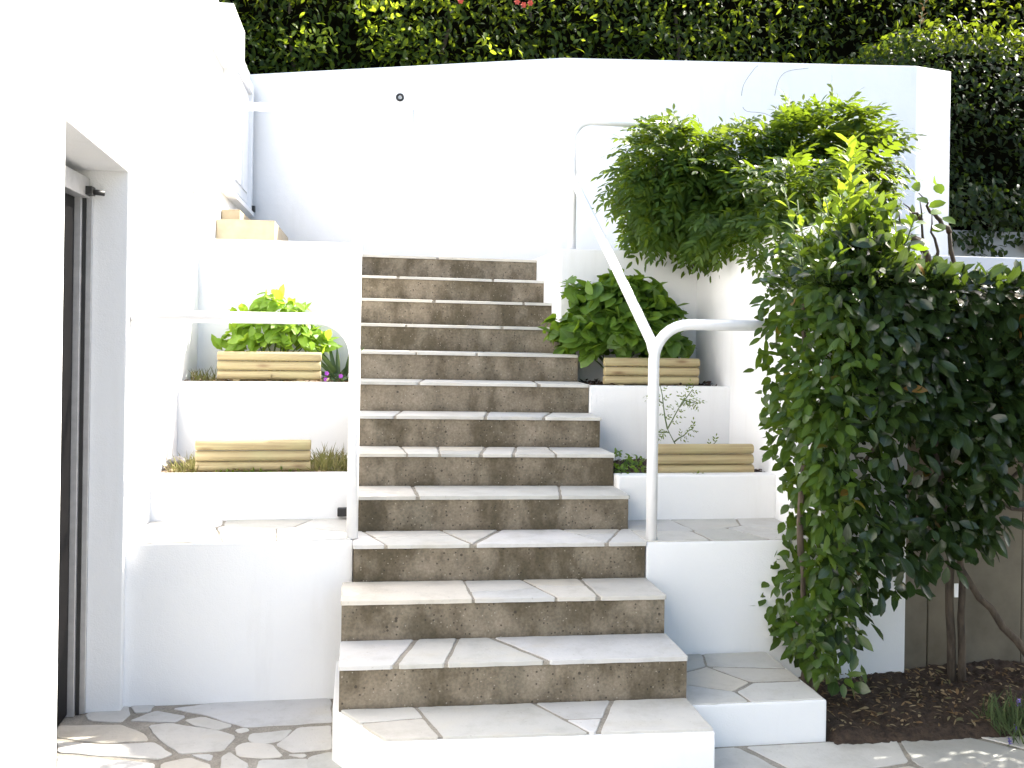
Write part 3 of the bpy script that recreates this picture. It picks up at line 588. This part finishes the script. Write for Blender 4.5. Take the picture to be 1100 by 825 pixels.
compound('crown', P-unit(A)*.10, A, up, RNG.uniform(.16, .26, n), WISTM, WI, 5, .076, .027)
n = 480; P = np.stack((RNG.uniform(2.25, 2.75, n), RNG.uniform(5.0, 5.9, n), RNG.uniform(2.20, 2.62, n)), 1)
compound('crown', P, np.stack((RNG.normal(-.2, .5, n), -.6+RNG.normal(0, .4, n), RNG.normal(0, .4, n)), 1), np.tile((0, -.3, 1.0), (n, 1))+rnd(n, .25), RNG.uniform(.16, .25, n), WISTM, WI, 5, .072, .026)
n = 110; P = np.stack((RNG.uniform(2.0, 2.6, n), RNG.uniform(5.5, 5.85, n), RNG.uniform(2.23, 2.40, n)), 1)
compound('crown', P, np.stack((RNG.normal(-.1, .5, n), -.5+RNG.normal(0, .3, n), -.5+RNG.normal(0, .3, n)), 1), np.tile((0, -.6, 1.0), (n, 1))+rnd(n, .25), RNG.uniform(.14, .20, n), WISTM, WI, 5, .070, .025)
n = 110; P = np.stack((RNG.uniform(2.13, 2.42, n), RNG.uniform(4.85, 5.5, n), RNG.uniform(2.14, 2.36, n)), 1)
compound('crown', P, np.stack((RNG.normal(-.4, .5, n), -.5+RNG.normal(0, .4, n), -.2+RNG.normal(0, .3, n)), 1), np.tile((0, -.5, 1.0), (n, 1))+rnd(n, .25), RNG.uniform(.12, .18, n), WISTM, WI, 5, .064, .023)
n = 55; X = RNG.uniform(1.75, 3.3, n); Zt = np.interp(X, [1.6, 1.78, 1.94, 2.2, 2.45, 2.75, 2.94, 3.25, 3.5], [2.78, 3.02, 2.95, 2.90, 2.92, 3.06, 3.1, 3.05, 2.8])
compound('sunlit_top_leaves', np.stack((X, RNG.uniform(5.9, 6.5, n), Zt), 1), np.stack((RNG.normal(0, .6, n), RNG.normal(-.3, .4, n), RNG.uniform(.3, 1, n)), 1), np.tile((0, -.5, .8), (n, 1))+rnd(n, .3), RNG.uniform(.12, .19, n), FERNM, WI)  # yellow-green colour stands in for sun highlights along the wisteria's top
stems('trunk', [((4.05, 6.4, 1.88), (3.70, 6.15, 2.30)), ((3.70, 6.15, 2.30), (3.40, 6.1, 2.42)), ((3.40, 6.1, 2.42), (2.6, 6.2, 2.6))], .030, .024, BARK, WI, .015, 9, 6)
stems('trunk', [((4.08, 6.3, 1.88), (3.95, 6.2, 2.38)), ((3.95, 6.2, 2.38), (3.84, 6.2, 2.50))], .020, .013, BARK, WI, .012, 8, 5)
stems('branch', [((3.74, 6.15, 2.2), (3.70, 6.15, 2.58)), ((3.56, 6.12, 2.16), (3.52, 6.1, 2.52)), ((3.72, 6.15, 2.45), (3.55, 6.1, 2.55)), ((3.86, 6.2, 2.2), (3.82, 6.2, 2.5)), ((3.84, 6.2, 2.50), (3.72, 6.2, 2.64))], .013, .003, BARK, WI, .018, 7, 5)
stems('branch', [((2.62, 6.0, 2.4), (2.62, 5.9, 2.10)), ((2.645, 6.0, 2.4), (2.64, 5.9, 2.13)), ((1.85, 6.1, 2.5), (2.6, 6.1, 2.55)), ((2.2, 6.0, 2.35), (3.0, 6.0, 2.3)), ((2.45, 5.9, 2.3), (2.43, 5.88, 2.14)), ((2.3, 5.9, 2.35), (2.31, 5.88, 2.2))], .008, .004, BARK, WI, .015, 6, 6)
n = 26; P = np.stack((RNG.uniform(3.42, 3.86, n), RNG.uniform(6.0, 6.2, n), RNG.uniform(2.25, 2.72, n)), 1)
leaves('round_leaves', P, rnd(n, 1)+np.array((0, -.3, .1)), rnd(n, .5)+np.array((0, -.6, .8)), RNG.uniform(.08, .13, n), RNG.uniform(.05, .075, n), HYDM, WI, .2, .15, (.8, 1, .8))
for a in (([(3.00, 6.55, 3.0), (2.99, 7.0, 3.3), (3.03, 7.60, 3.48), (3.02, 7.615, 3.66), (3.10, 7.60, 3.80), (3.14, 7.60, 3.84)]), ([(3.25, 6.5, 3.0), (3.26, 7.0, 3.3), (3.30, 7.58, 3.5), (3.29, 7.58, 3.66), (3.36, 7.575, 3.79), (3.55, 7.55, 3.83)])):
    tube('tendril', smooth(a), .0015, BARK, WI, 6)

# hydrangeas
def bush(name, label, cat, center, rad, n, ll, lw, m, group=None, zmin=None, seed=0, prof=(.78, 1.0, .74)):
    t = thing(name, label, cat, (center[0], center[1], zmin), group)
    d = unit(RNG.normal(0, 1, (n, 3))); d[:, 2] = np.abs(d[:, 2])*1.0-.30*RNG.random(n); d = unit(d); r = RNG.uniform(.55, 1.0, n)**.6
    r *= 1+.16*lump(d[:, 0]*2+seed, d[:, 2]*2, 2, seed+3)
    P = np.array(center)+d*np.array(rad)*r[:, None]; P[:, 2] = np.maximum(P[:, 2], zmin+.05)
    A = d*np.array((1, 1, .3))+rnd(n, .62)+np.array((0, 0, -.1)); Nn = d*.7+np.array((0, -.15, .8))+rnd(n, .38)
    L_ = ll*RNG.uniform(.7, 1.15, n); leaves('foliage', P-unit(A)*ll*.4, A, Nn, L_, L_*lw/ll, m, t, .22, .22, prof)
    pr = [((center[0]+random.uniform(-.08, .08), center[1]+random.uniform(-.05, .05), zmin-.02), tuple(P[random.randrange(n)]*.85+np.array(center)*.15)) for _ in range(16)]
    stems('stems', pr, .006, .003, GREENSTEM, t, .008); return t
bush('hydrangea', 'big leafy green hydrangea right of the stairs, without flowers', 'shrub', (1.60, 5.99, 1.61), (.42, .25, .45), 900, .125, .088, HYDM, None, 1.36, 2)
bush('hydrangea', 'small lime green hydrangea in the upper left planter', 'shrub', (-.52, 6.09, 1.58), (.31, .18, .27), 360, .115, .054, LIMEM, None, 1.35, 4)
# strap-leaved plant and purple flowers
SP = thing('strap_plant', 'dark strap-leaved plant in the upper left planter, next to the rail', 'plant', (-.14, 6.0, 1.34))
n = 13; a = np.linspace(-1.25, 1.25, n)+RNG.normal(0, .08, n)
leaves('strap_leaves', np.tile((-.125, 6.0, 1.35), (n, 1))+rnd(n, .012), np.stack((np.sin(a), RNG.normal(-.15, .25, n), np.cos(a)*1.1), 1), np.stack((np.cos(a)*.1, -np.ones(n), .3*np.ones(n)), 1), RNG.uniform(.16, .27, n), .028, STRAPM, SP, .12, .3, (1, .95, .6))
PF = thing('petunia', 'little purple-flowered plant between the log edging and the rail', 'plant', (-.13, 5.88, 1.34))
n = 60; leaves('foliage', np.array((-.13, 5.88, 1.36))+rnd(n, 1)*np.array((.045, .04, .014)), rnd(n)+np.array((0, -.3, .4)), rnd(n, .4)+np.array((0, -.4, 1)), .03, .016, STRAPM, PF)
for px, pz in ((-.195, 1.40), (-.115, 1.385), (-.20, 1.365)):
    a = np.arange(5)*2*math.pi/5; leaves('flower', np.tile((px, 5.83, pz), (5, 1)), np.stack((np.cos(a), -.3*np.ones(5), np.sin(a)), 1), np.tile((0, -1, .3), (5, 1)), .014, .013, VIOLET, PF, .1, .1, (.8, 1, .9))
def tuft(name, label, cat, x0, x1, y0, y1, z, h, n, m, lean=.5, wid=.006, group=None):
    t = thing(name, label, cat, ((x0+x1)/2, (y0+y1)/2, z), group); P = np.stack((RNG.uniform(x0, x1, n), RNG.uniform(y0, y1, n), np.full(n, z)), 1)
    leaves('blades', P, np.stack((RNG.normal(0, lean, n), RNG.normal(-.1, lean, n), np.ones(n)), 1), rnd(n)+np.array((0, -1, .3)), h*RNG.uniform(.35, 1.1, n), wid, m, t, .45, .2, (1, .9, .6)); return t
tuft('grass_tuft', 'dry yellow-green grass tuft at the stair end of the lower left planter', 'grass tuft', -.235, -.04, 5.14, 5.5, .905, .12, 420, GRASSM)
tuft('grass_tuft', 'straw-coloured grass tuft at the house end of the lower left planter', 'grass tuft', -.93, -.80, 5.13, 5.4, .91, .10, 150, GRASSM)
tuft('grass_tuft', 'sparse weeds at the house end of the upper left planter', 'grass tuft', -.97, -.83, 5.82, 6.1, 1.335, .10, 70, GRASSM, .35)
def creeper(name, label, x0, x1, y0, y1, z, h, n, ll, m, seed=0):
    t = thing(name, label, 'plant', ((x0+x1)/2, y0, z)); X = RNG.uniform(x0, x1, n); Yv = RNG.uniform(y0, y1, n)
    P = np.stack((X, Yv, z+h*RNG.random(n)*np.clip(.5+.6*lump(X, Yv, 8, seed), .1, 1)), 1)
    leaves('foliage', P, rnd(n)+np.array((0, -.4, .4)), rnd(n, .4)+np.array((0, -.3, 1)), ll*RNG.uniform(.6, 1.2, n), ll*.5, m, t)
    stems('stems', [((random.uniform(x0, x1), random.uniform(y0, y1), z-.01), tuple(P[random.randrange(n)])) for _ in range(8)], .002, .001, GREENSTEM, t, .004, 5); return t
creeper('low_weed', 'low green weed along the foot of the lower left log edging', -.72, -.30, 5.112, 5.14, .925, .022, 70, .022, FERNM, 1)
creeper('ground_creeper', 'small dark creeper in the lower right planter, beside the step', 1.335, 1.52, 4.99, 5.3, .912, .10, 170, .030, HYDM, 2)
creeper('yellow_sprout', 'single yellow-green sprout in front of the lower right log edging', 1.72, 1.80, 4.97, 5.02, .915, .018, 9, .035, FERNM, 3)
SH = thing('twiggy_shrub', 'thin twiggy shrub with sparse small leaves behind the lower right logs', 'shrub', (1.80, 5.2, .91))
tw = [((1.80, 5.2, .90), (1.66, 5.2, 1.14)), ((1.66, 5.2, 1.14), (1.615, 5.2, 1.38)), ((1.66, 5.2, 1.14), (1.74, 5.18, 1.30)), ((1.74, 5.18, 1.30), (1.82, 5.17, 1.28)), ((1.63, 5.2, 1.28), (1.56, 5.2, 1.33)), ((1.70, 5.2, 1.07), (1.80, 5.17, 1.15)), ((1.67, 5.2, 1.12), (1.60, 5.18, 1.12)), ((1.80, 5.2, .95), (1.93, 5.18, 1.07)), ((1.72, 5.18, 1.26), (1.79, 5.17, 1.36))]
stems('twigs', tw, .0045, .0022, GREENSTEM, SH, .004, 5)
P = []; A = []
for i, (a, b) in enumerate(tw):
    if i == 0: continue
    a, b = Vector(a), Vector(b); nn = 8
    for j in range(nn):
        f = .2+.85*j/nn; d = (b-a).normalized(); s = 1 if j % 2 else -1; P.append(a.lerp(b, f)); A.append(d+Vector((-d.z, 0, d.x))*s*1.0+Vector((0, random.uniform(-.5, .3), random.uniform(-.2, .2))))
compound('foliage', np.array([tuple(p) for p in P]), np.array([tuple(a) for a in A]), np.tile((0, -.5, 1.), (len(P), 1))+rnd(len(P), .2), RNG.uniform(.03, .05, len(P)), FERNM, SH, 2, .020, .008)

# hedges behind the wall
TH = thing('tall_hedge', 'tall dense dark green hedge behind the high white wall', 'hedge', (2.5, 10, 2.9), 'hedges behind the white wall')
def band(n, x0, x1, z0, z1, y0, y1, seed):
    X = RNG.uniform(x0, x1, n); Zv = z0+(z1-z0)*RNG.random(n); Yv = y0+(y1-y0)*RNG.random(n)**1.4+.22*lump(X, Zv, 1.8, seed)+.10*lump(X, Zv, 5, seed+1); return np.stack((X, Yv, Zv), 1)
P = band(34000, -3, 9.5, 3.3, 5.45, 9.30, 10.1, 31); d = lump(P[:, 0], P[:, 2], 2.6, 77)
P = P[(RNG.random(len(P)) < .8+.5*d) | (P[:, 1] > 9.7)]; P[:, 2] += .10*lump(P[:, 0], P[:, 1], 4, 3)*(P[:, 2] > 5.0); P[:, 2] += .10*np.clip(P[:, 0], 0, 9)*(P[:, 2]-3.3)/2.1; n = len(P)
leaves('crown', P, rnd(n, .6)+np.array((0, -.5, -.35)), rnd(n, .45)+np.array((0, -.5, .8)), RNG.uniform(.06, .105, n), RNG.uniform(.030, .045, n), HEDGEM, TH, .2, .2)
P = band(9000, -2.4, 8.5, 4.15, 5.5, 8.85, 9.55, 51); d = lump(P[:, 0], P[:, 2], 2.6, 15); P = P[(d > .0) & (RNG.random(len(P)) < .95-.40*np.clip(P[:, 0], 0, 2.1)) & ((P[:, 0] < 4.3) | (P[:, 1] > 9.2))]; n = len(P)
leaves('sunlit_leaves', P, rnd(n, .6)+np.array((0, -.6, -.1)), rnd(n, .45)+np.array((.2, -.3, .9)), RNG.uniform(.06, .10, n), RNG.uniform(.03, .045, n), LITHEDGE, TH, .2, .2)  # leaves coloured as if sunlit, mostly on the left
for i in range(8): stems('trunk', [((-2+1.3*i, 10.0, 2.8), (-2+1.3*i+random.uniform(-.3, .3), 9.9, 5.0))], .04, .015, BARK, TH, .05, 7, 6)
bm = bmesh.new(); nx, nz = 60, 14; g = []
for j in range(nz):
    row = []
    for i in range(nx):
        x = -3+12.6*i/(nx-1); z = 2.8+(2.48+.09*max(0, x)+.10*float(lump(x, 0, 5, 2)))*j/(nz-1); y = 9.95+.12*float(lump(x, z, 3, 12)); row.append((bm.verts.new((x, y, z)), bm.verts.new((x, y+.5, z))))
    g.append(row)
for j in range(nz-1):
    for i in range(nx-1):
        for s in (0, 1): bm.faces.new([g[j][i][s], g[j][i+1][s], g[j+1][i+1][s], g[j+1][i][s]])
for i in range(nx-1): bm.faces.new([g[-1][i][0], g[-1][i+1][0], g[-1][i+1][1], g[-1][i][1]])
finish('shade_core', bm, CORESHADE, TH, 0, smooth=True)  # solid backing coloured as the shade between the leaves
for px, pz in ((1.40, 4.60), (1.34, 4.625), (1.46, 4.62), (.83, 4.60)):
    a = np.arange(6)*math.pi/3; leaves('flower', np.tile((px, 8.78, pz), (6, 1)), np.stack((np.cos(a), -.5*np.ones(6), np.sin(a)), 1), np.tile((0, -1, .3), (6, 1)), .032, .024, RED, TH, .1, .1)
CH = thing('clipped_hedge', 'clipped box-shaped dark hedge right of the high white wall', 'hedge', (6.2, 8.5, 2.2), 'hedges behind the white wall')
n = 9000; X = RNG.uniform(4.98, 8.6, n); Zv = RNG.uniform(2.55, 4.42, n); P = np.stack((X, 8.05+.45*RNG.random(n)**1.5+.10*lump(X, Zv, 2.5, 8), Zv), 1)
kk = (Zv > 2.72+.13*lump(X, X, 4, 3)) & ((RNG.random(n) < .7+.5*lump(X, Zv, 3.3, 70)) | (P[:, 1] > 8.3)); P = P[kk]; n = len(P)
leaves('crown', P, rnd(n, .6)+np.array((0, -.6, -.35)), rnd(n, .4)+np.array((0, -.6, .7)), RNG.uniform(.05, .09, n), RNG.uniform(.028, .042, n), DARKLEAF, CH, .2, .2)
n = 1100; X = RNG.uniform(4.92, 6.4, n); P = np.stack((X, RNG.uniform(7.72, 7.95, n), RNG.uniform(2.36, 3.0, n)), 1); P = P[P[:, 2] > 2.38+.22*(lump(P[:, 0], P[:, 0]*0, 5, 33)+.4*(P[:, 0]-4.9))]; n = len(P)
leaves('hanging_growth', P, rnd(n, .6)+np.array((0, -.5, -.6)), rnd(n, .4)+np.array((0, -.6, .7)), RNG.uniform(.05, .09, n), RNG.uniform(.028, .042, n), DARKLEAF, CH, .2, .2)
n = 3000; X = RNG.uniform(4.66, 8.6, n); P = np.stack((X, RNG.uniform(8.0, 9.4, n), 4.42+.05*lump(X, X*0, 3, 4)+RNG.uniform(-.10, .07, n)-.12*np.clip((5.0-X)/.4, 0, 1)), 1)
leaves('crown_top', P, rnd(n, .7)+np.array((0, -.2, .3)), rnd(n, .35)+np.array((.1, -.1, 1)), RNG.uniform(.05, .085, n), RNG.uniform(.028, .04, n), HEDGEM, CH, .15, .2)
n = 1600; P = np.stack((RNG.uniform(4.66, 5.05, n), RNG.uniform(8.0, 9.4, n), RNG.uniform(3.8, 4.38, n)), 1)
leaves('crown_side', P, rnd(n, .6)+np.array((-.5, -.4, -.1)), rnd(n, .4)+np.array((-.3, -.4, .8)), RNG.uniform(.05, .085, n), .036, DARKLEAF, CH)
box('shade_core', (5.05, 8.6, 8.45, 9.3, 2.7, 4.32), CORESHADE, CH, .05)  # solid block coloured as the dark shade inside the clipped hedge
for i in range(4): stems('trunk', [((5.4+.8*i, 8.7, 2.1), (5.4+.8*i, 8.6, 3.2))], .05, .03, BARK, CH, .02, 8)
shoot((4.86, 8.15, 4.35), (4.95, 8.15, 4.78), 16, .07, CH, LITTER)

# lavender, litter
LV = thing('lavender', 'small lavender clump with violet blue flowers, bottom right corner', 'plant', (2.78, 3.72, .02))
n = 520; P = np.stack((RNG.uniform(2.64, 3.05, n), RNG.uniform(3.62, 3.88, n), RNG.uniform(.0, .06, n)), 1)
leaves('foliage', P, np.stack((RNG.normal(-.1, .5, n), RNG.normal(-.1, .5, n), np.ones(n)), 1), rnd(n)+np.array((0, -1, .3)), .13*RNG.uniform(.3, 1.1, n), .007, LAVM, LV, .3, .2, (1, .9, .6))
fl = [(2.66, 3.66, .07), (2.74, 3.68, .20), (2.80, 3.70, .26), (2.70, 3.70, .16), (2.86, 3.72, .22), (2.90, 3.74, .14), (2.62, 3.64, .03)]
stems('stems', [((p[0]+.01, p[1]+.03, 0), p) for p in fl], .002, .0015, GREENSTEM, LV, .004, 5)
for p in fl:
    m_ = 16; a = RNG.uniform(0, 6.28, m_); P = np.array(p)+np.stack((np.zeros(m_), np.zeros(m_), np.linspace(-.012, .014, m_)), 1)
    leaves('flower', P, np.stack((np.cos(a), np.sin(a), .4*np.ones(m_)), 1), np.tile((0, 0, 1.), (m_, 1)), .011, .008, BLUEV, LV)
n = 1300; X = RNG.uniform(1.93, 4.2, n); Y = RNG.uniform(3.80, 4.48, n)
lt = leaves('leaf_litter', np.stack((X, Y, .042+.012*RNG.random(n)), 1), rnd(n)*np.array((1, 1, .15)), rnd(n, .3)+np.array((0, 0, 1)), RNG.uniform(.012, .045, n), RNG.uniform(.004, .016, n), LITTER); tag(lt, 'scattered dry leaves and chips on the dark soil bed', 'leaf litter', None, 'stuff')
for (nm, x0, x1, y0, y1, z, lab) in (('bark_chips', 1.34, 2.15, 5.04, 5.6, .918, 'dark bark chips in the lower right planter'), ('bark_chips', 1.34, 2.15, 5.71, 6.2, 1.342, 'dark bark chips around the big hydrangea'), ('dry_debris', -.98, -.04, 5.11, 5.6, .922, 'dry plant debris in the lower left planter'), ('dry_debris', -.98, -.04, 5.79, 6.25, 1.342, 'dry plant debris in the upper left planter')):
    n = 420; lt = leaves(nm, np.stack((RNG.uniform(x0, x1, n), RNG.uniform(y0, y1, n), z+.016*RNG.random(n)), 1), rnd(n)*np.array((1, 1, .35)), rnd(n, .4)+np.array((0, 0, 1)), RNG.uniform(.018, .05, n), RNG.uniform(.008, .02, n), BARKM if nm == 'bark_chips' else LITTER); tag(lt, lab, 'mulch', None, 'stuff')
